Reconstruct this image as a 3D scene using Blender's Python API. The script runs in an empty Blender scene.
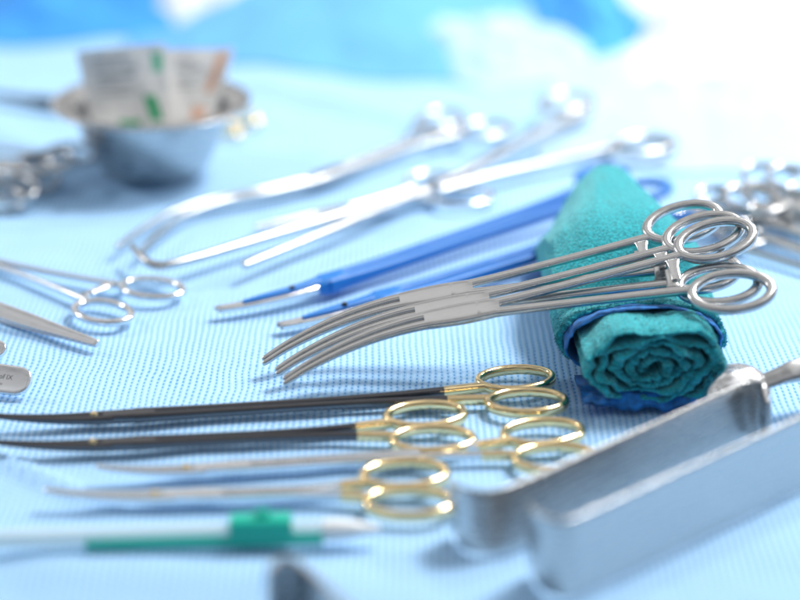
import bpy, math, random
from mathutils import Vector, Matrix, noise
random.seed(7)
SC = bpy.context.scene
COL = SC.collection
R = math.radians
U = 0.01                                   # everything below is written in centimetres

# ------------------------------------------------------------------ camera
CAM_H, PITCH, HFOV = 32.0, R(22), R(22)
FPX = 400/math.tan(HFOV/2)
cd = bpy.data.cameras.new('camera'); cam = bpy.data.objects.new('camera', cd); COL.objects.link(cam)
cam.location = (0, 0, CAM_H*U); cam.rotation_euler = (math.pi/2-PITCH, 0, 0)
cd.sensor_width = 36; cd.lens = 18/math.tan(HFOV/2); cd.clip_start = 0.02; cd.clip_end = 50
cd.dof.use_dof = True; cd.dof.focus_distance = 0.782; cd.dof.aperture_fstop = 3.5; cd.dof.aperture_blades = 0
SC.camera = cam

# ------------------------------------------------------------------ room light
w = bpy.data.worlds.new('World'); SC.world = w; w.use_nodes = True
nt = w.node_tree; nt.nodes.clear()
wo = nt.nodes.new('ShaderNodeOutputWorld'); bg = nt.nodes.new('ShaderNodeBackground')
tc = nt.nodes.new('ShaderNodeTexCoord'); sp = nt.nodes.new('ShaderNodeSeparateXYZ')
m1 = nt.nodes.new('ShaderNodeMath'); m1.operation = 'MULTIPLY_ADD'; m1.inputs[1].default_value = 0.45
m2 = nt.nodes.new('ShaderNodeMath'); m2.operation = 'MULTIPLY'; m2.inputs[1].default_value = 0.55
rp = nt.nodes.new('ShaderNodeValToRGB')
nt.links.new(tc.outputs['Generated'], sp.inputs[0])
nt.links.new(sp.outputs['Z'], m2.inputs[0])
nt.links.new(sp.outputs['Y'], m1.inputs[0]); nt.links.new(m2.outputs[0], m1.inputs[2])
nt.links.new(m1.outputs[0], rp.inputs[0])
e = rp.color_ramp.elements
e[0].position = 0.0; e[0].color = (0.20, 0.25, 0.31, 1)
e[1].position = 0.75; e[1].color = (1.0, 0.985, 0.97, 1)
k = e.new(0.22); k.color = (0.66, 0.67, 0.69, 1)
wn = nt.nodes.new('ShaderNodeTexNoise'); wn.inputs['Scale'].default_value = 2.6; wn.inputs['Detail'].default_value = 1.0
nt.links.new(tc.outputs['Generated'], wn.inputs['Vector'])
wr = nt.nodes.new('ShaderNodeMapRange'); wr.inputs[1].default_value = 0.42; wr.inputs[2].default_value = 0.60; wr.inputs[3].default_value = 0.45; wr.inputs[4].default_value = 1.2
nt.links.new(wn.outputs['Fac'], wr.inputs[0])
wm = nt.nodes.new('ShaderNodeMixRGB'); wm.blend_type = 'MULTIPLY'; wm.inputs[0].default_value = 1.0
nt.links.new(rp.outputs[0], wm.inputs[1]); nt.links.new(wr.outputs[0], wm.inputs[2])
nt.links.new(wm.outputs[0], bg.inputs[0]); nt.links.new(bg.outputs[0], wo.inputs[0])
bg.inputs[1].default_value = 0.66

def lamp(name, loc, target, size, power, col=(1, 1, 1)):
    l = bpy.data.lights.new(name, 'AREA'); l.shape = 'DISK'; l.size = size*U; l.energy = power; l.color = col
    o = bpy.data.objects.new(name, l); COL.objects.link(o)
    o.location = Vector(loc)*U
    o.rotation_euler = (Vector(target)-Vector(loc)).to_track_quat('-Z', 'Y').to_euler()
    return o
lamp('operating_lamp', (60, 120, 112), (0, 76, 0), 34, 14.0, (1, 0.985, 0.96))
for lp_, pw_ in (((40, 146, 84), 2.2), ((74, 112, 62), 1.8), ((-86, 122, 58), 1.8), ((70, 150, 66), 1.2)):
    lamp('added_sparkle_lamp', lp_, (0, 78, 0), 7, pw_, (1, 0.985, 0.96))  # small lamps added to put sparkling dots on the metal rings

SC.view_settings.view_transform = 'Standard'
try: SC.view_settings.look = 'None'
except Exception: pass
SC.view_settings.exposure = 0.42; SC.view_settings.gamma = 1.0
SC.cycles.max_bounces = 10
SC.cycles.use_denoising = True

def at(px, py, z=0.0):
    """the point of the table (height z above it, cm) that the 800x600 photograph shows at px, py"""
    u = (px-400)/FPX; v = (300-py)/FPX
    d = Vector((u, math.cos(PITCH)+v*math.sin(PITCH), -math.sin(PITCH)+v*math.cos(PITCH)))
    t = (z-CAM_H)/d.z
    return Vector((0, 0, CAM_H))+d*t

# ------------------------------------------------------------------ materials
def mat(name, col, metal=0.0, rough=0.5, **kw):
    m = bpy.data.materials.new(name); m.use_nodes = True
    b = m.node_tree.nodes['Principled BSDF']
    b.inputs['Base Color'].default_value = (*col, 1); b.inputs['Metallic'].default_value = metal
    b.inputs['Roughness'].default_value = rough
    for kk, vv in kw.items(): b.inputs[kk.replace('_', ' ')].default_value = vv
    return m
def N(m, t, **kw):
    n = m.node_tree.nodes.new(t)
    for kk, vv in kw.items(): setattr(n, kk, vv)
    return n
def Lk(m, a, b): m.node_tree.links.new(a, b)
def math_node(m, op, a, b=None, c=None):
    n = N(m, 'ShaderNodeMath', operation=op)
    for i, x in enumerate((a, b, c)):
        if x is None: continue
        if isinstance(x, (int, float)): n.inputs[i].default_value = x
        else: Lk(m, x, n.inputs[i])
    return n.outputs[0]
def vary(m, scale=300, rlo=0.2, rhi=0.4, bump=0.0, stretch=(1, 1, 1), cvar=0.0, detail=4, bscale=None):
    """uneven roughness, slight tint change and fine relief on a material"""
    b = m.node_tree.nodes['Principled BSDF']
    t = N(m, 'ShaderNodeTexCoord'); mp = N(m, 'ShaderNodeMapping'); mp.inputs['Scale'].default_value = stretch
    Lk(m, t.outputs['Object'], mp.inputs[0])
    n = N(m, 'ShaderNodeTexNoise'); n.inputs['Scale'].default_value = scale; n.inputs['Detail'].default_value = detail
    Lk(m, mp.outputs[0], n.inputs['Vector'])
    r = N(m, 'ShaderNodeMapRange'); r.inputs[1].default_value = 0.3; r.inputs[2].default_value = 0.7
    r.inputs[3].default_value = rlo; r.inputs[4].default_value = rhi
    Lk(m, n.outputs['Fac'], r.inputs[0]); Lk(m, r.outputs[0], b.inputs['Roughness'])
    if cvar:
        c = b.inputs['Base Color'].default_value[:3]
        mx = N(m, 'ShaderNodeMixRGB'); mx.inputs[1].default_value = (*[x*(1-cvar) for x in c], 1)
        mx.inputs[2].default_value = (*[min(1, x*(1+cvar)) for x in c], 1)
        Lk(m, r.outputs[0], mx.inputs[0])
        r2 = N(m, 'ShaderNodeMapRange'); r2.inputs[1].default_value = 0.3; r2.inputs[2].default_value = 0.7
        Lk(m, n.outputs['Fac'], r2.inputs[0]); Lk(m, r2.outputs[0], mx.inputs[0])
        Lk(m, mx.outputs[0], b.inputs['Base Color'])
    if bump:
        bp = N(m, 'ShaderNodeBump'); bp.inputs['Strength'].default_value = bump; bp.inputs['Distance'].default_value = 0.0004
        if bscale:
            n2 = N(m, 'ShaderNodeTexNoise'); n2.inputs['Scale'].default_value = bscale; n2.inputs['Detail'].default_value = 3
            Lk(m, mp.outputs[0], n2.inputs['Vector']); Lk(m, n2.outputs['Fac'], bp.inputs['Height'])
        else: Lk(m, n.outputs['Fac'], bp.inputs['Height'])
        Lk(m, bp.outputs[0], b.inputs['Normal'])
    return m

STEEL = vary(mat('satin_steel', (0.56, 0.565, 0.57), 1.0), 260, 0.20, 0.27, 0.010, (1, 5, 5), 0.05)
BRIGHT = vary(mat('polished_steel', (0.82, 0.84, 0.865), 1.0), 200, 0.13, 0.22, 0.008, (1, 4, 4), 0.03)
SHEET = vary(mat('brushed_steel', (0.55, 0.555, 0.56), 1.0), 240, 0.22, 0.31, 0.01, (0.3, 0.3, 4), 0.05)
GOLD = vary(mat('gold_plate', (0.99, 0.77, 0.43), 1.0), 220, 0.10, 0.20, 0.02)
DARK = vary(mat('burnished_dark_steel', (0.13, 0.13, 0.14), 1.0), 260, 0.15, 0.22, 0.01, (1, 5, 5), 0.04)
BLUEP = vary(mat('blue_insulation', (0.004, 0.17, 0.56), 0.0, 0.4), 180, 0.38, 0.5, 0.03)
BLACK = mat('black_steel', (0.015, 0.015, 0.018), 0.6, 0.35)
ETCH = mat('etched_mark', (0.12, 0.12, 0.13), 0.3, 0.6)
TEAL = vary(mat('teal_cotton', (0.009, 0.36, 0.43), 0.0, 0.95, Sheen_Weight=0.6, Sheen_Roughness=0.5), 1000, 0.9, 1.0, 1.0, (1, 1, 1), 0.5, 6)
TEAL.node_tree.nodes['Bump'].inputs['Distance'].default_value = 0.0008
TEAL.node_tree.nodes['Principled BSDF'].inputs['Sheen Tint'].default_value = (0.5, 0.95, 0.9, 1)
ROYAL = vary(mat('royal_blue_cloth', (0.010, 0.17, 0.52), 0.0, 0.9, Sheen_Weight=0.15), 420, 0.8, 1.0, 1.0, (1, 1, 1), 0.4, 6)
WHITEC = vary(mat('white_cloth', (0.74, 0.77, 0.79), 0.0, 0.9), 500, 0.8, 1.0, 0.4)
PALEC = vary(mat('pale_blue_cloth', (0.12, 0.38, 0.80), 0.0, 0.9), 500, 0.8, 1.0, 0.4, cvar=0.08)
MIDC = vary(mat('sky_blue_cloth', (0.05, 0.31, 0.80), 0.0, 0.9), 500, 0.8, 1.0, 0.4, cvar=0.1)
PAPER = vary(mat('foil_paper', (0.86, 0.85, 0.83), 0.0, 0.5), 150, 0.35, 0.6, 0.4, cvar=0.06)
INK = mat('grey_ink', (0.42, 0.43, 0.44), 0, 0.6)
GREENI = mat('green_ink', (0.0, 0.42, 0.16), 0, 0.6)
ORANGEI = mat('orange_ink', (0.82, 0.50, 0.36), 0, 0.6)
GREENP = vary(mat('green_plastic', (0.0, 0.46, 0.34), 0, 0.35), 150, 0.25, 0.4, 0.02)
WHITEP = mat('white_plastic', (0.82, 0.84, 0.84), 0, 0.3)
CLEAR = mat('clear_plastic', (0.86, 0.95, 0.95), 0, 0.12, Transmission_Weight=0.5, IOR=1.2)

def drape_material():
    m = mat('perforated_blue_drape', (0.2, 0.5, 0.85), 0, 0.85, Sheen_Weight=0.08)
    b = m.node_tree.nodes['Principled BSDF']
    t = N(m, 'ShaderNodeTexCoord')
    nz = N(m, 'ShaderNodeTexNoise'); nz.inputs['Scale'].default_value = 20; nz.inputs['Detail'].default_value = 4
    Lk(m, t.outputs['Object'], nz.inputs['Vector'])
    s = N(m, 'ShaderNodeSeparateXYZ'); Lk(m, t.outputs['Object'], s.inputs[0])
    wob = math_node(m, 'MULTIPLY_ADD', nz.outputs['Fac'], 0.0048, -0.0024)
    X = math_node(m, 'DIVIDE', math_node(m, 'ADD', s.outputs['X'], wob), 0.00245)
    fx = math_node(m, 'SUBTRACT', math_node(m, 'FRACT', X), 0.5)
    par = math_node(m, 'MULTIPLY', math_node(m, 'FRACT', math_node(m, 'MULTIPLY', math_node(m, 'FLOOR', X), 0.5)), 1.0)
    Y = math_node(m, 'ADD', math_node(m, 'DIVIDE', math_node(m, 'ADD', s.outputs['Y'], wob), 0.0031), par)
    fy = math_node(m, 'SUBTRACT', math_node(m, 'FRACT', Y), 0.5)
    d = math_node(m, 'SQRT', math_node(m, 'ADD', math_node(m, 'POWER', math_node(m, 'MULTIPLY', fx, 1.0), 2.0),
                                       math_node(m, 'POWER', math_node(m, 'MULTIPLY', fy, 0.62), 2.0)))
    # hole mask, hole size wanders over the cloth
    n2 = N(m, 'ShaderNodeTexNoise'); n2.inputs['Scale'].default_value = 55; n2.inputs['Detail'].default_value = 3
    Lk(m, t.outputs['Object'], n2.inputs['Vector'])
    rad = math_node(m, 'MULTIPLY_ADD', n2.outputs['Fac'], 0.20, 0.06)
    hole = N(m, 'ShaderNodeMapRange', interpolation_type='SMOOTHSTEP')
    Lk(m, math_node(m, 'DIVIDE', d, rad), hole.inputs[0])
    hole.inputs[1].default_value = 0.6; hole.inputs[2].default_value = 1.25; hole.inputs[3].default_value = 1; hole.inputs[4].default_value = 0
    rib = math_node(m, 'ABSOLUTE', fx)                       # 0 in the furrow, .5 on the rib
    n3 = N(m, 'ShaderNodeTexNoise'); n3.inputs['Scale'].default_value = 900; n3.inputs['Detail'].default_value = 3
    Lk(m, t.outputs['Object'], n3.inputs['Vector'])
    mx = N(m, 'ShaderNodeMixRGB'); mx.inputs[1].default_value = (0.17, 0.455, 0.83, 1); mx.inputs[2].default_value = (0.52, 0.725, 0.92, 1)
    Lk(m, math_node(m, 'MULTIPLY_ADD', n3.outputs['Fac'], 0.5, rib), mx.inputs[0])
    mh = N(m, 'ShaderNodeMixRGB'); mh.inputs[2].default_value = (0.05, 0.27, 0.66, 1)
    Lk(m, math_node(m, 'MULTIPLY', hole.outputs[0], 0.74), mh.inputs[0]); Lk(m, mx.outputs[0], mh.inputs[1]); Lk(m, mh.outputs[0], b.inputs['Base Color'])
    h = math_node(m, 'SUBTRACT', math_node(m, 'ADD', math_node(m, 'MULTIPLY', rib, 0.9), math_node(m, 'MULTIPLY', n3.outputs['Fac'], 0.3)), math_node(m, 'MULTIPLY', hole.outputs[0], 0.8))
    bp = N(m, 'ShaderNodeBump'); bp.inputs['Strength'].default_value = 0.55; bp.inputs['Distance'].default_value = 0.0006
    Lk(m, h, bp.inputs['Height']); Lk(m, bp.outputs[0], b.inputs['Normal'])
    return m
DRAPE = drape_material()

# ------------------------------------------------------------------ mesh helpers
def crom(rows, per=8):
    """Catmull-Rom through rows of numbers"""
    out = []; n = len(rows)
    for i in range(n-1):
        p0 = rows[max(i-1, 0)]; p1 = rows[i]; p2 = rows[i+1]; p3 = rows[min(i+2, n-1)]
        for j in range(per):
            t = j/per
            out.append([0.5*((2*b)+(-a+c)*t+(2*a-5*b+4*c-d)*t*t+(-a+3*b-3*c+d)*t**3) for a, b, c, d in zip(p0, p1, p2, p3)])
    out.append(list(rows[-1])); return out

class MB:
    def __init__(s): s.v = []; s.f = []
    def sweep(s, rows, power=2.6, n=14, per=8, up=(0, 0, 1), cap=True, raw=False):
        """rows: x, y, z, half width, half height"""
        d = rows if raw else crom(rows, per)
        up = Vector(up); base = len(s.v); m = len(d)
        P = [Vector(r[:3]) for r in d]
        for i in range(m):
            t = (P[min(i+1, m-1)]-P[max(i-1, 0)]).normalized()
            side = up.cross(t)
            side = side.normalized() if side.length > 1e-6 else Vector((0, 1, 0))
            u2 = t.cross(side)
            for k in range(n):
                a = 2*math.pi*(k+0.5)/n; c, q = math.cos(a), math.sin(a)
                x = math.copysign(abs(c)**(2/power), c)*d[i][3]; y = math.copysign(abs(q)**(2/power), q)*d[i][4]
                s.v.append(P[i]+side*x+u2*y)
        for i in range(m-1):
            for k in range(n):
                a = base+i*n+k; b = base+i*n+(k+1) % n
                s.f.append((a, b, b+n, a+n))
        if cap:
            s.f.append(tuple(base+k for k in reversed(range(n)))); s.f.append(tuple(base+(m-1)*n+k for k in range(n)))
        return s
    def ring(s, c, a, b, rw, rh, ang=0.0, n=56, m=14, power=2.3, z=0.0):
        """elliptic finger ring lying in the xy plane"""
        base = len(s.v); ca, sa = math.cos(ang), math.sin(ang)
        for i in range(n):
            th = 2*math.pi*i/n
            x, y = a*math.cos(th), b*math.sin(th)
            nx, ny = math.cos(th)/a, math.sin(th)/b; l = math.hypot(nx, ny); nx /= l; ny /= l
            for k in range(m):
                f = 2*math.pi*k/m; cc, q = math.cos(f), math.sin(f)
                o = math.copysign(abs(cc)**(2/power), cc)*rw; h = math.copysign(abs(q)**(2/power), q)*rh
                X, Y = x+nx*o, y+ny*o
                s.v.append(Vector((c[0]+X*ca-Y*sa, c[1]+X*sa+Y*ca, c[2]+h+z)))
        for i in range(n):
            for k in range(m):
                A = base+i*m+k; B = base+i*m+(k+1) % m; C = base+((i+1) % n)*m+(k+1) % m; D = base+((i+1) % n)*m+k
                s.f.append((A, D, C, B))
        return s
    def lathe(s, prof, n=64, c=(0, 0, 0), close=False):
        base = len(s.v); m = len(prof)
        for r, z in prof:
            for k in range(n):
                a = 2*math.pi*k/n; s.v.append(Vector((c[0]+r*math.cos(a), c[1]+r*math.sin(a), c[2]+z)))
        for i in range(m-1):
            for k in range(n):
                a = base+i*n+k; b = base+i*n+(k+1) % n; s.f.append((a, b, b+n, a+n))
        if close:
            s.f.append(tuple(base+k for k in reversed(range(n)))); s.f.append(tuple(base+(m-1)*n+k for k in range(n)))
        return s
    def grid(s, fn, nu, nv, flip=False):
        base = len(s.v)
        for i in range(nu+1):
            for j in range(nv+1): s.v.append(Vector(fn(i/nu, j/nv)))
        for i in range(nu):
            for j in range(nv):
                a = base+i*(nv+1)+j; q = (a, a+nv+1, a+nv+2, a+1)
                s.f.append(tuple(reversed(q)) if flip else q)
        return s
    def map(s, fn): s.v = [Vector(fn(p)) for p in s.v]; return s
    def build(s, name, material, parent=None, smooth=True, angle=40, bevel=0.0, solid=0.0):
        me = bpy.data.meshes.new(name)
        me.from_pydata([tuple(p*U) for p in s.v], [], s.f); me.update()
        me.polygons.foreach_set('use_smooth', [smooth]*len(me.polygons))
        if smooth and angle and hasattr(me, 'set_sharp_from_angle'): me.set_sharp_from_angle(angle=R(angle))
        me.materials.append(material)
        o = bpy.data.objects.new(name, me); COL.objects.link(o)
        if parent: o.parent = parent
        if solid:
            md = o.modifiers.new('thickness', 'SOLIDIFY'); md.thickness = solid*U; md.offset = 0
        if bevel:
            md = o.modifiers.new('bevel', 'BEVEL'); md.width = bevel*U; md.segments = 3
        return o
def tag(o, label, cat, group=None, kind=None):
    if label: o['label'] = label
    if cat: o['category'] = cat
    if group: o['group'] = group
    if kind: o['kind'] = kind
    return o
def thing(name, label, cat, group=None):
    o = bpy.data.objects.new(name, None); COL.objects.link(o); o.empty_display_size = 0.02
    return tag(o, label, cat, group)
def copy_tree(o, parent=None):
    c = o.copy(); COL.objects.link(c); c.parent = parent
    for ch in list(o.children): copy_tree(ch, c)
    return c
def frame(A, B, roll=0.0):
    """axes of an instrument whose tip is at A and whose rings are at B; roll tips its face to the front"""
    A, B = Vector(A), Vector(B); x = (B-A).normalized()
    y = Vector((0, 0, 1)).cross(x).normalized(); z = x.cross(y); c, s = math.cos(R(roll)), math.sin(R(roll))
    y2, z2 = y*c+z*s, z*c-y*s
    return Matrix(((x.x, y2.x, z2.x, A.x), (x.y, y2.y, z2.y, A.y), (x.z, y2.z, z2.z, A.z), (0, 0, 0, 1)))
def put(o, M):
    M = M.copy(); M.translation = M.translation*U
    o.matrix_world = M; return o
def fbm(x, y, z=0.0, o=3): return noise.fractal(Vector((x, y, z)), 1.0, 2.0, o)

# ------------------------------------------------------------------ the setting
def table_z(x, y):
    """cm; almost level where instruments lie, soft waves elsewhere"""
    far = min(1, max(0, (y-100)/25)); near = min(1, max(0, (62-y)/6))
    z = 0.09*fbm(x*0.13, y*0.13, 3.1)+0.035*fbm(x*0.5, y*0.35, 6.6)+(0.9*far+0.10*near)*fbm(x*0.055, y*0.05, 8.2)
    # pressed-in folds of the drape
    for (ax, ay, bx, by, h, wd) in creases:
        dx, dy = bx-ax, by-ay; l = math.hypot(dx, dy); t = ((x-ax)*dx+(y-ay)*dy)/l; q = ((x-ax)*dy-(y-ay)*dx)/l
        if -1 < t < l+1:
            e_ = min(1, min(t+1, l+1-t)/3)
            z += h*e_*math.exp(-(q/wd)**2)
    return z-0.10
creases = []
for (p, q, h, wd) in (((-20, 447), (110, 505), 0.34, 0.30), ((225, 345), (330, 400), 0.12, 0.22), ((0, 560), (420, 590), 0.3, 1.6),
                      ((250, 78), (440, 128), 0.5, 0.9), ((-60, 110), (90, 172), 0.45, 1.0), ((150, 215), (-40, 225), .12, .6)):
    a, b = at(*p), at(*q); creases.append((a.x, a.y, b.x, b.y, h, wd))
g = MB()
g.grid(lambda u, v: (-95+190*u, 25+125*v, table_z(-95+190*u, 25+125*v)), 380, 420)
g.grid(lambda u, v: (-95+190*u, 25-30*v*0.06, -0.1-30*v+0.0*u), 60, 8, True)
tbl = g.build('table_drape', DRAPE, angle=0); tag(tbl, None, None, None, 'structure')

# cloths heaped up behind the instruments
ICE = vary(mat('ice_blue_cloth', (0.42, 0.62, 0.84), 0, 0.9), 500, 0.8, 1.0, 0.4, cvar=0.06)
def heap(name, label, c, sx, sy, h, material, seed, folds=1.0, rot=0.0, cat='cloth'):
    m = MB(); c = Vector(c); ca, sa = math.cos(rot), math.sin(rot)
    def fn(u, v):
        x, y = (u*2-1), (v*2-1); r = math.sqrt(x*x+y*y)
        edge = max(0, 1-max(abs(x), abs(y))**3)
        z = h*edge*(0.75*math.exp(-1.2*r*r)+0.42*folds*(0.5+0.5*math.sin(6*x+3.0*fbm(x*1.2, y*1.2, seed)+2.2*y))*edge+0.25*fbm(x*2.3, y*2.3, seed+4))
        X, Y = x*sx*(1+0.08*fbm(y*2, seed, 1)), y*sy*(1+0.08*fbm(x*2, seed, 2))
        wx, wy = c.x+X*ca-Y*sa, c.y+X*sa+Y*ca
        return (wx, wy, table_z(wx, wy)+0.06+max(0, z))
    m.grid(fn, 90, 70)
    o = m.build(name, material, angle=0, solid=0.06)
    return tag(o, label, cat)
heap('folded_cloth', 'saturated sky blue cloth heaped behind the steel bowl', at(128, -2), 11, 9, 4.2, MIDC, 1.5, 0.8, 0.2)
heap('folded_cloth', 'small white cloth bundle behind the suture packets', at(195, 6), 4.2, 5.5, 4.5, WHITEC, 3.2, 0.6, 0.3)
heap('folded_cloth', 'pale blue rumpled cloth spread across the middle of the background', at(345, 10), 11.5, 14, 2.2, PALEC, 5.8, 0.7, -0.2)
heap('folded_cloth', 'whitish blue cloth mound behind the long open clamp', at(500, 45), 5.2, 7, 2.4, ICE, 7.4, 0.5, 0.5)
heap('folded_cloth', 'sky blue cloth fold standing between the pale and the white cloth', at(592, 18), 3.4, 13, 2.6, MIDC, 9.1, 0.8, 0.1)
heap('folded_cloth', 'added whitish blue cloth imitating the soft glow below the large white sheet at the upper right', at(720, 84), 9.5, 15, 1.4, ICE, 15.3, 0.5, -0.1)  # added skirt cloth; its pale colour stands in for the white sheet's fading glow
heap('folded_cloth', 'large bright white sheet heaped at the upper right', at(740, 42), 8.0, 15, 4.5, WHITEC, 11.3, 0.5, -0.15)

# ------------------------------------------------------------------ ring-handled instruments
def ring_arm(root, s, jaw, shank, rc, ra, rb, ang, M, rw=0.13, rh=0.17, ratchet=None, zoff=0.0, gold=None):
    """one half of a clamp: shank (part) > jaw, finger_ring, ratchet (sub-parts)"""
    a = MB().sweep(shank, power=3.0).build('arm', M['shank'], root)
    if jaw: MB().sweep(jaw, power=2.8, per=10).build('jaw', M['jaw'], a)
    if gold: MB().sweep(gold, power=2.8).build('handle_end', M['ring'], a)
    MB().ring((rc[0], rc[1], rc[2] if len(rc) > 2 else zoff), ra, rb, rw, rh, ang).build('finger_ring', M['ring'], a)
    if ratchet:
        MB().sweep(ratchet, power=5.0, per=3).build('ratchet', M['ring'], a)
    return a

def clamp(name, label, cat, L, M, jaw_len=5.0, box_len=1.7, box_w=0.5, jw=0.17, jh=0.16, tipw=0.09, sw=0.17, sh=0.16, sep=2.4, ra=1.45, rb=1.0,
          curve=(0.0, 0.0), gap=0.02, tipgap=0.0, ring_open=0.0, group=None, jaw_line=None, gold_len=0.0, mid=0.0, screw=None, rw=0.13, rh=0.18, seat=0.2, vee=1.15, ratch=True, rtilt=8, box_h=None):
    """closed (or slightly open) ring-handled clamp along +x, tip at 0, ring centres at L"""
    root = thing(name, label, cat, group)
    x0 = jaw_len; xb = jaw_len+box_len
    bh = box_h or sh*1.25
    bx = MB().sweep([(x0-0.25, 0, 0, jw*2.1, jh), (x0+0.15, 0, 0, box_w*0.9, bh), (x0+box_len*0.5, 0, 0, box_w, bh), (xb-0.15, 0, 0, box_w*0.92, bh), (xb+0.3, 0, 0, sw*2.1, sh)], power=4.5, n=20).build('box_lock', M['box'], root)
    if screw:
        MB().lathe([(0.0, 0.07), (0.10, 0.06), (0.14, 0.0), (0.14, -0.1)], 20, (x0+box_len*screw[1], 0, bh)).build('screw', screw[0], bx)
    for s in (1, -1):
        # jaw (on the side opposite its ring)
        jaw = []
        for i in range(9):
            u = i/8; x = u*(x0+0.1)
            q = 1-u
            if jaw_line:
                # lateral offsets given from tip to lock
                f = u*(len(jaw_line)-1); a = min(int(f), len(jaw_line)-2); cy = jaw_line[a]+(jaw_line[a+1]-jaw_line[a])*(f-a); cz = 0
                if i == 0: cy = jaw_line[0]
            else:
                cy = curve[0]*q**2.0; cz = curve[1]*q**2.2
            hw = tipw+(jw-tipw)*min(1, u*1.1); hh = tipw*0.95+(jh-tipw*0.95)*min(1, u*1.1)
            off = hw+gap+tipgap*q*q
            jaw.append((x, cy-s*off, cz, hw, hh))
        jaw[0] = (*jaw[0][:3], jaw[0][3]*0.6, jaw[0][4]*0.6)
        jaw.insert(1, (0.06, jaw[0][1], jaw[0][2], tipw, tipw))
        cyr = s*(sep/2)
        end = (L-ra*math.cos(R(28))-0.02, cyr-s*rb*math.sin(R(28))*1.05)
        g0 = L-ra-gold_len if gold_len else None
        rows = []
        n = 7
        for i in range(n):
            u = i/(n-1); x = (xb-seat)+(end[0]-(xb-seat))*u
            y = s*(sw*1.04+mid*math.sin(math.pi*u)*0.5)+(end[1]-s*sw)*(u**vee if vee else max(0, (u-0.45)/0.55)**2.2)
            y = y if i < n-1 else end[1]
            k = 1-0.12*math.sin(math.pi*u)
            rows.append((x, y, 0, sw*k, sh*k))
        rows[0] = (*rows[0][:4], bh*1.04)
        gold = None
        if gold_len:
            d = crom(rows, 8); cut = next(i for i, r in enumerate(d) if r[0] > g0)
            gold = [tuple(r) for r in d[cut::4]]+([tuple(d[-1])] if (len(d)-1-cut) % 4 else [])
            gold = [(r[0], r[1], r[2], r[3]*1.10, r[4]*1.10) for r in gold]
            rows = [tuple(r) for r in d[:cut+1:4]]+[tuple(d[cut])]
        rt = None
        if ratch:
            xr = L-ra-0.45; yr = end[1]*0.62 if sep > 2.3 else end[1]*0.8
            rt = [(xr+0.12*s, yr+0.05*s, 0.045*s, 0.27, 0.10), (xr+0.10*s, yr*0.6, 0.05*s, 0.20, 0.085), (xr+0.08*s, -s*0.1, 0.055*s, 0.19, 0.075), (xr+0.08*s, -s*0.36, 0.055*s, 0.17, 0.06)]
        ring_arm(root, s, jaw, rows, (L, cyr), ra, rb, s*R(rtilt), M, rw, rh, rt, gold=gold)
    return root

SM = dict(jaw=STEEL, box=STEEL, shank=STEEL, ring=STEEL)
BM = dict(jaw=BRIGHT, box=BRIGHT, shank=BRIGHT, ring=BRIGHT)
DG = dict(jaw=DARK, box=DARK, shank=DARK, ring=GOLD)
SG = dict(jaw=BRIGHT, box=BRIGHT, shank=BRIGHT, ring=GOLD)
BL = dict(jaw=BRIGHT, box=BLUEP, shank=BLUEP, ring=BLUEP)

# --- three curved clamps resting on the towel roll
A, B = at(276, 338, 1.35), at(712, 258, 4.45)
LEN = (B-A).length
G3 = 'curved steel clamps stacked on the teal towel'
f0 = clamp('curved_clamp', 'rearmost of the three curved steel clamps lying across the teal towel roll', 'surgical clamp', LEN, SM, jaw_len=5.7, box_len=2.3, box_w=0.50, jw=0.20, jh=0.15, tipw=0.10, box_h=0.16,
           sw=0.20, sh=0.14, sep=2.95, ra=1.45, rb=0.98, curve=(-1.7, -0.1), group=G3, mid=0.0, rw=0.20, rh=0.165, seat=0.55, rtilt=10)
FR = frame(A, B, 20)
labs = [None, 'middle of the three curved steel clamps lying across the teal towel roll', 'front and topmost of the three curved steel clamps lying across the teal towel roll']
for i, (dx, dy, dz, rz) in enumerate(((-0.60, 1.08, -0.35, 0.5), (-0.05, 0.0, 0.0, -0.1), (0.27, -0.96, 0.36, 0.15))):
    o = f0 if i == 0 else copy_tree(f0)
    if labs[i]: o['label'] = labs[i]
    put(o, FR @ Matrix.Translation((dx, dy, dz)) @ Matrix.Rotation(R(rz), 4, 'Z'))

# --- four needle holders with gold rings
def holder(label, tip, ring, M, gold_len, jaw_len, wid, sep=2.05, tipz=0.22, gap=0.01):
    A, B = at(*tip, 0.30), at(*ring, 0.30)
    o = clamp('needle_holder', label, 'needle holder', (B-A).length, M, jaw_len=jaw_len, box_len=1.3, box_w=wid*1.9, jw=wid*0.95, jh=wid*1.0, tipw=wid*0.36,
              sw=wid, sh=wid*1.05, sep=sep, ra=1.42, rb=0.94, curve=(0.32, tipz), gold_len=gold_len, screw=(GOLD, -0.45), rw=0.15, rh=0.20, seat=0.45, ratch=False, vee=0, rtilt=4, box_h=wid*1.12,
              group='needle holders with gold rings laid in a row')
    for ch in list(o.children):
        pass
    return put(o, frame(A, B))
holder('long black-shafted needle holder with gold rings, nearest the towel roll', (-8, 425), (521, 391), DG, 1.45, 4.2, 0.172)
holder('shorter black-shafted needle holder with gold rings, second from the back', (-12, 451), (429, 428), DG, 1.35, 4.2, 0.165)
holder('longer silver needle holder with gold rings beside the steel retractors', (97, 477), (549, 446), SG, 1.25, 3.6, 0.158)
holder('shorter silver needle holder with gold rings, frontmost above the clear tube', (45, 501), (407, 489), SG, 0.9, 4.2, 0.168)

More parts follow.
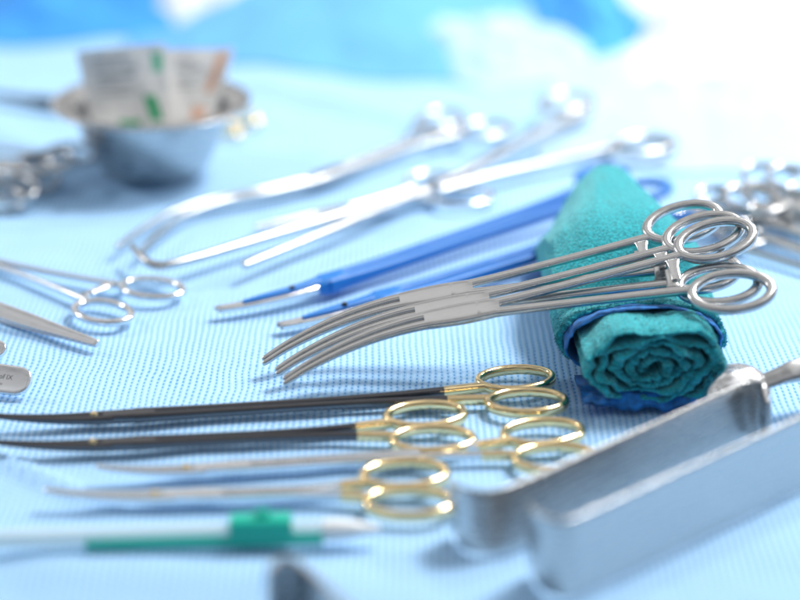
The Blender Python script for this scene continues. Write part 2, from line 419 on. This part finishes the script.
# --- blue insulated clamps
def blue_tool(label, tip, ring, z, jaw_len, ringsep, L=None, cv=0.55, zz=0.4):
    A, B = at(*tip, zz), at(*ring, z)
    if L: B = A+(B-A).normalized()*L
    o = clamp('insulated_clamp', label, 'surgical clamp', (B-A).length, BL, jaw_len=jaw_len, box_len=1.2, box_w=0.50, jw=0.19, jh=0.19, tipw=0.12, sw=0.26, sh=0.25, sep=ringsep,
              ra=1.35, rb=0.95, curve=(cv, 0.0), gap=0.0, rw=0.24, rh=0.22, seat=0.9, ratch=False, vee=0, rtilt=12, group='blue insulated clamps behind the steel clamps', box_h=0.33, mid=0.12)
    bx = [c for c in o.children if c.name.startswith('box_lock')][0]
    MB().sweep([(1.0, cv*0.62, 0.16, 0.10, 0.06), (2.0, cv*.36+.03, 0.18, 0.19, 0.10), (3.4, 0.10, 0.19, 0.24, 0.13), (jaw_len+.1, 0.08, 0.18, 0.28, 0.17)], power=3).build('insulation', BLUEP, bx)
    MB().lathe([(0, 0.16), (0.12, 0.15), (0.13, 0.0)], 18, (jaw_len-1.35, 0.06, 0.22)).build('screw', BLACK, bx)
    return put(o, frame(A, B))
blue_tool('long blue insulated clamp with fully visible steel tip', (232, 316), (622, 183), 0.9, 4.5, 2.6, None, 0.9)
blue_tool('blue insulated clamp half hidden under the curved steel clamps', (287, 330), (660, 214), 0.9, 4.2, 2.4, 19.5, 0.5, 0.3)

# --- long clamps at the back
def loc_of(M, p): return M.inverted() @ Vector(p)
A, B = at(128, 250, 0.5), at(462, 125, 0.6)
FRM = frame(A, B)
jl = [loc_of(FRM, at(px, py, 0.5)) for px, py in ((128, 250), (150, 231), (180, 213), (215, 202), (265, 194), (318, 183))]
JL = jl[-1].x
import bisect
def lat(x):
    for a, b in zip(jl, jl[1:]):
        if x <= b.x: return a.y+(b.y-a.y)*(x-a.x)/(b.x-a.x)
    return jl[-1].y
line = [lat(JL*i/8) for i in range(9)]; line = [v-line[-1]*(i/8)**3 for i, v in enumerate(line)]
o = clamp('vascular_clamp', 'long S-curved steel clamp with parted jaws behind the open clamp', 'surgical clamp', (B-A).length, SM, jaw_len=JL, box_len=2.0, box_w=0.5, jw=0.19, jh=0.19, tipw=0.11,
          sw=0.21, sh=0.20, sep=2.9, ra=1.55, rb=1.1, jaw_line=line, vee=0, tipgap=0.55, mid=0.2, rw=0.19, rh=0.2)
put(o, FRM)
# open long clamp, arms crossing at its lock
A, B = at(200, 265, 0.7), at(604, 125, 0.9); FRM = frame(A, B)
root = thing('long_open_clamp', 'very long opened steel clamp with one hooked tip, rings apart at the back', 'surgical clamp')
def lp(px, py, z=0.7): return tuple(loc_of(FRM, at(px, py, z)))
pv = lp(432, 189)
j1 = [(*lp(243, 266), 0.13, 0.13), (*lp(255, 261), 0.2, 0.17), (*lp(330, 230), 0.22, 0.18), (*lp(405, 199), 0.22, 0.2), (*pv, 0.28, 0.2)]
s1 = [(*pv[:2], pv[2]+0.1, 0.30, 0.22), (*lp(470, 170, 0.8), 0.28, 0.22), (*lp(530, 138, 0.9), 0.28, 0.21), (*lp(590, 110, 1.0), 0.30, 0.21)]
j2 = [(*lp(131, 245, 0.9), 0.10, 0.12), (*lp(140, 256, 0.8), 0.17, 0.17), (*lp(155, 265), 0.2, 0.18), (*lp(185, 261), 0.2, 0.18), (*lp(300, 227), 0.22, 0.2), (*lp(400, 197), 0.25, 0.22), (*pv, 0.28, 0.2)]
s2 = [(*pv[:2], pv[2]-0.2, 0.26, 0.2), (*lp(490, 176, 0.6), 0.24, 0.2), (*lp(560, 160, 0.6), 0.22, 0.2), (*lp(615, 147, 0.6), 0.2, 0.2)]
c1 = lp(566, 103, 1.0); c2 = lp(643, 145, 0.6)
ring_arm(root, 1, j1, s1, c1, 1.7, 1.3, R(15), SM, 0.20, 0.2)
ring_arm(root, -1, j2, s2, c2, 1.7, 1.3, R(-15), SM, 0.20, 0.2)
MB().lathe([(0, 0.16), (0.28, 0.13), (0.34, 0.02), (0.34, -0.5)], 24, (pv[0], pv[1], pv[2]+0.3)).build('box_lock', STEEL, root)
put(root, FRM)
# smaller clamp lying under it
A, B = at(255, 228, 0.3), at(447, 190, 0.3)
o = clamp('haemostat', 'smaller steel haemostat lying beneath the long open clamp', 'surgical clamp', (B-A).length, BM, jaw_len=3.4, box_len=1.3, box_w=0.4, sw=0.17, sh=0.16, sep=2.9, ra=1.4, rb=1.05)
put(o, frame(A, B))

# --- bundle of haemostats at the right
base = clamp('haemostat', 'upper rear haemostat of the right-hand bundle, shafts out of frame', 'surgical clamp', 15.5, SM, jaw_len=3.6, box_len=1.4, box_w=0.42, sw=0.165, sh=0.16, sep=2.9, ra=1.45, rb=1.05,
             group='haemostats bundled at the right edge')
spots = [((775, 190, 1.5), (1000, 284, 0.4), 6, 'haemostat at the right edge, farthest right of the bundle'),
         ((747, 189, 1.2), (1000, 296, 0.4), 10, 'rear haemostat of the bundle, its ring standing clear above the others'),
         ((746, 204, 0.9), (1000, 306, 0.35), 4, 'haemostat in the middle of the bundle with two bright ring edges'),
         ((724, 211, 0.6), (1000, 316, 0.3), 8, 'haemostat of the bundle just behind the stacked clamp rings'),
         ((716, 232, 0.3), (1000, 328, 0.3), 3, 'lowest and frontmost haemostat of the right-hand bundle')]
for i, (b, a, roll, lab) in enumerate(spots):
    o = base if i == 0 else copy_tree(base)
    o['label'] = lab
    Bv, Av = at(*b), at(*a); d = (Av-Bv).normalized()
    put(o, frame(Bv+d*15.5, Bv, -roll))

# --- left edge
A, B = at(-250, 196, 0.3), at(128, 300, 0.3); Bd = (A-B).normalized()
o = clamp('haemostat', 'slim steel clamp with spread rings pointing right, at the left edge', 'surgical clamp', 14.5, BM, jaw_len=4, box_len=1.2, box_w=0.36, sw=0.15, sh=0.15, sep=3.1, ra=1.35, rb=0.95, rw=0.17, rh=0.15, vee=1.9, ratch=True)
put(o, frame(B+Bd*14.5, B))
base2 = None
for i, (b, a, lab) in enumerate((((30, 176, 1.0), (-300, 120, .4), 'steel haemostat with ring in front of the far left bundle'),
                                 ((52, 168, 0.5), (-300, 95, .3), 'steel haemostat in the middle of the far left bundle, beside the bowl'),
                                 ((12, 186, 0.5), (-300, 150, .3), 'nearest steel haemostat of the far left bundle'))):
    Bv, Av = at(*b), at(*a); d = (Av-Bv).normalized()
    if base2 is None:
        base2 = o = clamp('haemostat', lab, 'surgical clamp', 14, SM, jaw_len=3.6, box_len=1.3, sw=0.17, sh=0.16, sep=2.8, ra=1.4, rb=1.0, group='haemostats bundled at the far left')
    else: o = copy_tree(base2); o['label'] = lab
    put(o, frame(Bv+d*14, Bv, 12))
# gold-ringed holder lying behind the bowl
A, B = at(-20, 93, 0.3), at(228, 124, 0.3)
o = clamp('needle_holder', 'dark needle holder with gold rings, lying behind the steel bowl', 'needle holder', (B-A).length, DG, jaw_len=3.4, box_len=1.3, box_w=0.4, sw=0.2, sh=0.2, sep=2.2, ra=1.4, rb=0.95, gold_len=1.3, ratch=False, vee=0)
put(o, frame(A, B))
# tissue forceps, closed tip pointing right
A, B = at(98, 344, 0.25), at(-330, 206, 0.7)
t = thing('tissue_forceps', 'smooth steel tweezers with closed blunt tip, at the left edge', 'tweezers')
for s in (1, -1):
    MB().sweep([(0, s*0.05, 0, 0.045, 0.10), (0.25, s*0.065, 0, 0.06, 0.16), (1.6, s*0.10, 0, 0.075, 0.22), (3.6, s*0.17, 0, 0.08, 0.31), (7, s*0.30, 0, 0.08, 0.36), (11, s*0.22, 0, 0.07, 0.4), (13, s*0.08, 0, 0.07, 0.36)], power=4).build('arm', BRIGHT, t)
MB().sweep([(12.6, 0, 0, 0.12, 0.36), (13.3, 0, 0, 0.12, 0.36)], power=4).build('joint', STEEL, t)
put(t, frame(A, B, 52))
# flat handles, one with an engraving
def flat_handle(label, tip, z, L, hw, roll, mark, dirpx):
    A, B = at(*tip, z), at(*dirpx, z); B = A+(B-A).normalized()*L
    t = thing('instrument_handle', label, 'handle')
    rows = [(0.0, 0, 0, hw*0.12, 0.085), (0.03, 0, 0, hw*0.36, 0.10), (0.09, 0, 0, hw*0.58, 0.11), (0.2, 0, 0, hw*0.78, 0.11), (0.38, 0, 0, hw*0.93, 0.11), (0.7, 0, 0, hw, 0.11), (2.2, 0, 0, hw*0.98, 0.11), (5, 0, 0, hw*0.7, 0.12), (L, 0, 0, hw*0.45, 0.14)]
    bl = MB().sweep(rows, power=5, n=24).build('blade', BRIGHT, t)
    if mark:
        for txt, sz, yy, xx in (('of IX', 0.27, -0.02, 1.28), ('Germany', 0.13, -0.26, 1.55)):
            c = bpy.data.curves.new('engraving', 'FONT'); c.body = txt; c.size = sz*U; c.extrude = 0.00004
            fo = bpy.data.objects.new('engraving', c); COL.objects.link(fo)
            dg = bpy.context.evaluated_depsgraph_get(); me = bpy.data.meshes.new_from_object(fo.evaluated_get(dg))
            bpy.data.objects.remove(fo)
            me.materials.clear(); me.materials.append(ETCH)
            eo = bpy.data.objects.new('engraving', me); COL.objects.link(eo); eo.parent = bl
            eo.rotation_euler = (0, 0, math.pi); eo.location = (xx*U, -yy*U, 0.1112*U)
    return put(t, frame(A, B, roll))
flat_handle('flat rounded steel handle end with small engraving, at the left edge', (31, 383), 0.5, 11, 0.58, -42, True, (-200, 352))
flat_handle('plain rounded steel handle end just above the engraved one', (6, 351), 0.45, 11, 0.42, -40, False, (-200, 318))

# ------------------------------------------------------------------ bowl with packets
bc = Vector((-12.05, 96.0, 0.0)); zt = table_z(bc.x, bc.y)
t = thing('steel_bowl', 'small stainless steel bowl with flared rim holding suture packets', 'bowl')
prof_o = [(0.0, 0.05), (2.0, 0.05), (2.35, 0.12), (2.75, 0.6), (3.15, 1.4), (3.5, 2.3), (3.72, 3.0), (3.85, 3.35), (4.2, 3.5), (4.75, 3.55)]
prof_i = [(4.82, 3.60), (4.75, 3.66), (4.15, 3.63), (3.75, 3.45), (3.6, 3.0), (3.38, 2.3), (3.03, 1.4), (2.6, 0.65), (2.2, 0.25), (0.0, 0.2)]
MB().lathe([tuple(r) for r in crom(prof_o+prof_i, 4)], 72).build('bowl_wall', SHEET, t, angle=60)
MB().lathe([(2.15, 0), (2.3, 0.0), (2.4, 0.13), (2.1, 0.14)], 64).build('foot_rim', BRIGHT, t)
t.location = Vector((bc.x, bc.y, zt+0.1))*U
def packet(label, bl, br, tl, tr, marks, yb, yt, seed):
    """thin foil packet standing in the bowl and leaning; corners are photo points at depths yb (bottom) and yt (top)"""
    def atY(px, py, Y):
        u = (px-400)/FPX; v = (300-py)/FPX
        d = Vector((u, math.cos(PITCH)+v*math.sin(PITCH), -math.sin(PITCH)+v*math.cos(PITCH)))
        return Vector((0, 0, CAM_H))+d*(Y/d.y)
    C = [atY(*bl, yb), atY(*br, yb), atY(*tl, yt), atY(*tr, yt)]
    nrm = ((C[1]-C[0]).cross(C[2]-C[0])).normalized()
    org = (C[0]+C[1])*0.5
    t = thing('suture_packet', label, 'packet')
    def pt(u, v, off=0.0):
        p = (C[0]*(1-u)+C[1]*u)*(1-v)+(C[2]*(1-u)+C[3]*u)*v
        return p-org+nrm*(0.22*math.sin(u*3.1+seed)*v+0.10*fbm(u*2.5, v*2.5, seed)+off)
    m = MB(); m.grid(lambda u, v: pt(u, v, 0.05), 16, 16); m.grid(lambda u, v: pt(u, v, -0.05), 16, 16, True)
    for fn in (lambda u, v: pt(u, 0, -0.05+0.1*v), lambda u, v: pt(u, 1, 0.05-0.1*v), lambda u, v: pt(0, u, 0.05-0.1*v), lambda u, v: pt(1, u, -0.05+0.1*v)): m.grid(fn, 16, 1)
    body = m.build('packet_body', PAPER, t, angle=50)
    for (mt, quads) in marks:
        m = MB()
        for (u0, v0, u1, v1, sk) in quads:
            m.grid(lambda u, v: pt(u0+(u1-u0)*u+sk*v, v0+(v1-v0)*v, 0.058), 6, 6)
        m.build('printed_mark', mt, body)
    t.location = org*U
    return t
rw = random.Random(3)
lines1 = [(0.15+0.02*rw.random(), v, 0.15+0.25+0.3*rw.random(), v+0.02, 0) for v in (0.55, 0.61, 0.66, 0.79, 0.84, 0.89)]
lines1 += [(0.2, 0.70, 0.62, 0.75, 0)]
lines2 = [(0.25, v, 0.25+0.2+0.25*rw.random(), v+0.02, 0) for v in (0.6, 0.66, 0.8, 0.86)]
packet('white foil packet with green print, left of the two in the bowl', (97, 150), (174, 150), (77, 52), (164, 43), [(GREENI, [(0.76, 0.28, 0.90, 0.52, -0.06), (0.35, 0.22, 0.62, 0.29, 0)]), (INK, lines1), (mat('pale_green_ink', (0.16, 0.56, 0.36), 0, 0.6), [(0.84, 0.74, 0.96, 0.92, 0)])], 94.6, 96.2, 0.5)
packet('white foil packet with orange print, right of the two in the bowl', (156, 146), (206, 146), (160, 50), (234, 47), [(ORANGEI, [(0.72, 0.55, 0.86, 0.95, 0.08), (0.58, 0.27, 0.82, 0.40, 0)]), (INK, lines2)], 95.6, 97.6, 2.1)

# ------------------------------------------------------------------ towel roll
def towel():
    t = thing('towel_roll', 'rolled teal cotton towel with blue lining, propping up the curved clamps', 'towel')
    Fp = at(650, 409, 0); Bp = at(600, 262, 0)
    L = (Bp-Fp).length
    ax = (Bp-Fp).normalized()
    M = Matrix(((ax.y, ax.x, 0, Fp.x), (-ax.x, ax.y, 0, Fp.y), (0, 0, 1, 0), (0, 0, 0, 1)))      # x right, y along the roll
    HW, HH = 2.85, 1.72
    def shape(r, th, v, seed=0.0, nz=1.0):
        """cross section; v 0 front .. 1 back"""
        c, s = math.cos(th), math.sin(th)
        x = r*HW*c; z = r*HH*s
        x += nz*0.16*fbm(x*0.8+seed, z*0.8, v*2.0); z += nz*0.17*fbm(x*0.8, z*0.8+5+seed, v*2.0+7)
        if z < 0: z *= 0.92
        # clamps press on the middle, back end pinched up into a ridge
        pk = max(0, (v-0.55)/0.45)**1.3
        dip = math.exp(-((v-0.30)/0.17)**2)
        zz = (z+HH)
        f = max(0, zz/(2*HH))
        zz *= (1+0.34*min(1, v/0.45))*(1-0.36*dip*f)
        if pk > 0:
            tri = min(1, 1.22*max(0, 1-abs(x-0.25)/(HW*1.04)))
            zz = zz*(1-pk)+pk*(zz*(0.30+0.62*(tri*(1.6-0.6*tri))**0.85))
            x *= 1-0.12*pk
        return x, zz*0.985
    turns = 4.7; NS, NV = 620, 46
    th0 = R(-60)
    def layer(u, v, side, th_t, seed, v0, v1, rin, rout, turns):
        r = rout+(rin-rout)*u
        th = th0+turns*2*math.pi*u
        wob = 0.04*math.sin(th*2.0+1.3*turns)+0.17*fbm(math.cos(th)*1.7, math.sin(th)*1.7, u*6+seed)
        rr = r*(1+wob)+side*th_t/2.4
        vf = v0+(v1-v0)*v
        x, z = shape(max(rr, 0.03), th, vf, seed)
        fr = (1-v)**3
        y = vf*L+fr*(0.34*fbm(u*34, 2.0, seed)+0.16*fbm(u*120, 5, seed)+0.10*fbm(u*420, 9, seed))+0.10*(1-u)*0
        d = 0.035*fbm(x*4, y*4, z*4+seed, 4)
        return (x+d*math.cos(th), y, z+d*math.sin(th))
    m = MB()
    T = 0.145
    sides = []
    rin, rout = 0.15, 0.93
    fn = lambda sd: (lambda u, v: layer(u, v, sd, T, 1.0, 0.0, 1.0, rin, rout, turns))
    m.grid(fn(1), NS, NV); m.grid(fn(-1), NS, NV, True)
    # rounded front and back selvedges
    def edge(v, bul):
        def f(u, q):
            s = 1-2*q
            p = Vector(layer(u, v, s, T, 1.0, 0.0, 1.0, rin, rout, turns))
            p.y += bul*math.sqrt(max(0, 1-s*s))*0.2
            return p
        return f
    m.grid(edge(0, -1), NS, 6, True); m.grid(edge(1, 1), NS, 6)
    m.grid(lambda u, v: layer(0, u, 1-2*v, T, 1.0, 0, 1, rin, rout, turns), NV, 3)
    def fibres(mb, fn, count, lng, rnd):
        for _ in range(count):
            u = rnd.random(); sd = rnd.uniform(-1, 1); vv_ = rnd.random()**3*0.25
            p = Vector(fn(u, vv_, sd)); d = Vector((rnd.gauss(0, 0.6), rnd.gauss(-0.8, 0.5), rnd.gauss(0.15, 0.6))).normalized()
            l = lng*rnd.uniform(0.4, 1.0); w_ = d.cross(Vector((rnd.random(), rnd.random(), rnd.random()))).normalized()*0.012
            q = p+d*l*0.5+Vector((rnd.gauss(0, 0.02), 0, rnd.gauss(0, 0.02))); e_ = p+d*l+Vector((rnd.gauss(0, 0.04), 0, rnd.gauss(-0.02, 0.04)))
            b_ = len(mb.v); mb.v += [p-w_, p+w_, q+w_*0.8, q-w_*0.8, e_]
            mb.f += [(b_, b_+1, b_+2, b_+3), (b_+3, b_+2, b_+4)]
    rnd = random.Random(11)
    fibres(m, lambda u, v, sd: layer(u, v*0.12, sd, T, 1.0, 0.0, 1.0, rin, rout, turns), 3200, 0.15, rnd)
    fibres(m, lambda u, v, sd: layer(u*0.17, v*4, 1, T, 1.0, 0.0, 1.0, rin, rout, turns), 3500, 0.10, rnd)
    m.build('towel', TEAL, t, angle=0)
    # blue lining showing between the roll and its outer wrap
    def wrap(rad, v0, v1, th, a0, a1, seed, ragged):
        def f(sd):
            def q(u, v):
                a = R(a0)+(R(a1)-R(a0))*u
                vv = v0+(v1-v0)*v+(1-v)**2*(ragged*fbm(u*5, 1.0, seed)+0.3*ragged*fbm(u*30, 1, seed))
                x, z = shape(rad*(1+0.015*fbm(u*7, v*4, seed))+sd*th/4.4, a, vv, 1.0, 1.0)
                d = 0.03*fbm(x*4, vv*L*4, z*4+seed, 4)
                return (x+d*math.cos(a), vv*L, z+d*math.sin(a))
            return q
        m = MB(); m.grid(f(1), 120, 60, True); m.grid(f(-1), 120, 60)
        def ed(u, q):
            s = 1-2*q; p = Vector(f(s)(u, 0)); p.y -= 0.08*math.sqrt(max(0, 1-s*s)); return p
        m.grid(ed, 120, 4)
        def ed2(u, q):
            s = 1-2*q; p = Vector(f(s)(u, 1)); return p
        m.grid(ed2, 120, 4, True)
        if ragged > 0.04: fibres(m, lambda u, v, sd: f(1)(u, v), 3000, 0.11, rnd)
        return m
    wrap(1.02, 0.13, 0.9, 0.08, -35, 215, 4.0, 0.03).build('lining', ROYAL, t, angle=0)
    wrap(1.085, 0.19, 1.0, 0.20, -40, 220, 6.0, 0.05).build('outer_wrap', TEAL, t, angle=0)
    # crumpled blue lining under the front of the roll
    def flap(sd):
        def q(u, v):
            x = -2.5+4.6*u; y = -0.65*(0.7+0.9*fbm(u*3, 3, 1))+3.2*v
            z = 0.12+0.5*math.exp(-((v-0.25)/0.3)**2)*(0.6+0.9*fbm(u*4, v*3, 2.0))+0.25*math.exp(-((u-0.05)/0.1)**2)*(1-v)+sd*0.05
            return (x, y, max(0.05+sd*0.05, z))
        return q
    m = MB(); m.grid(flap(1), 60, 30); m.grid(flap(-1), 60, 30, True); m.build('lining_flap', ROYAL, t, angle=0)
    put(t, M)
towel()

# ------------------------------------------------------------------ retractors
def strip_retractor(label, pts, h, th, lean=0.0, zb=0.05):
    """flat steel band standing on its edge, ends bent; pts are table points of its run"""
    t = thing('steel_retractor', label, 'retractor')
    o = pts[0]
    rows = [(p.x-o.x, p.y-o.y, zb+h/2, th/2, h/2) for p in pts]
    rows[0] = (*rows[0][:4], h/2*0.90); rows[-1] = (*rows[-1][:4], h/2*0.6)
    d = (pts[-1]-pts[0]).normalized(); ln = math.sin(R(lean))
    MB().sweep(rows, power=7, n=36, per=12, up=(-d.y*ln, d.x*ln, math.cos(R(lean)))).build('band', SHEET, t, angle=60)
    t.location = Vector((o.x, o.y, 0))*U
    return t
H1 = 2.05
def run(top, z): return [at(px, py, z) for px, py in top]
strip_retractor('steel retractor band standing on edge beside the gold rings', run([(452, 478), (462, 489), (478, 494), (500, 493), (530, 483), (600, 452), (680, 416), (735, 391), (750, 386), (763, 386), (771, 393)], H1), H1, 0.17, 17)
H2 = 2.55
strip_retractor('steel retractor band standing on edge, nearest at the lower right', run([(531, 500), (538, 511), (552, 520), (572, 522), (600, 511), (700, 466), (800, 421), (920, 368), (1000, 333)], H2), H2, 0.17, 9)
H3 = 2.3
strip_retractor('blurred steel retractor end poking in at the bottom edge', run([(268, 568), (280, 560), (296, 562), (330, 590), (420, 680), (520, 790)], H3), H3, 0.18)
# spoon-ended instrument behind the band
A, B = at(739, 392, 0.95), at(880, 352, 1.5)
t = thing('spoon_retractor', 'spoon-ended steel instrument lying behind the retractor bands', 'retractor')
m = MB()
prof = [(0.0, 0.62), (0.4, 0.58), (0.8, 0.44), (1.05, 0.22), (1.15, 0.02), (1.13, -0.06), (1.0, 0.1), (0.75, 0.30), (0.4, 0.44), (0.0, 0.48)]
m.lathe([tuple(r) for r in crom(prof, 4)], 40); m.map(lambda p: (p.x*1.15, p.y, p.z)); m.build('spoon', BRIGHT, t, angle=60)
MB().sweep([(0.9, 0, 0.28, 0.30, 0.10), (1.6, 0, 0.42, 0.34, 0.14), (2.3, 0, 0.5, 0.42, 0.2), (4, 0, 0.5, 0.46, 0.22), (8, 0, 0.4, 0.46, 0.22), (11, 0, 0.3, 0.36, 0.18)], power=3.5).build('handle', STEEL, t)
MB().sweep([(2.5, -0.05, 0.705, 0.06, 0.02), (3.6, -0.05, 0.73, 0.06, 0.02)], power=4).build('slot', ETCH, t)
put(t, frame(A, B, 38))

# ------------------------------------------------------------------ clear tube with green clip
A, B = at(-60, 541, 0.5), at(375, 529, 0.5)
t = thing('plastic_cannula', 'clear plastic tube with green clip and white tip along the front', 'cannula')
LL = (B-A).length; sx = LL/435.0
X = lambda px: (px+60)*sx
MB().sweep([(0, 0, 0, 0.30, 0.30), (X(90), 0, 0, 0.30, 0.30), (X(225), 0, 0, 0.32, 0.32), (X(322), 0, 0, 0.32, 0.32)], power=2, n=24).build('tube', CLEAR, t)
MB().sweep([(X(85), -0.34, -0.12, 0.10, 0.16), (X(200), -0.36, -0.12, 0.12, 0.18), (X(322), -0.36, -0.12, 0.12, 0.18)], power=4).build('slide', GREENP, t)
cl = MB().sweep([(X(230), 0, 0.1, 0.40, 0.42), (X(234), 0, 0.1, 0.44, 0.46), (X(286), 0, 0.1, 0.44, 0.46), (X(290), 0, 0.1, 0.40, 0.42)], power=5, per=4).build('clip', GREENP, t)
MB().sweep([(X(255), 0.1, 0.6, 0.18, 0.14), (X(269), 0.1, 0.6, 0.18, 0.14)], power=4, per=3).build('thumb_tab', GREENP, cl)
MB().sweep([(X(322), 0, 0, 0.34, 0.34), (X(335), 0, 0, 0.36, 0.36), (X(352), 0, 0, 0.30, 0.30), (X(366), 0, 0, 0.20, 0.20), (X(380), 0, 0, 0.12, 0.12)], power=2, n=20).build('nozzle', WHITEP, t)
put(t, frame(A, B))
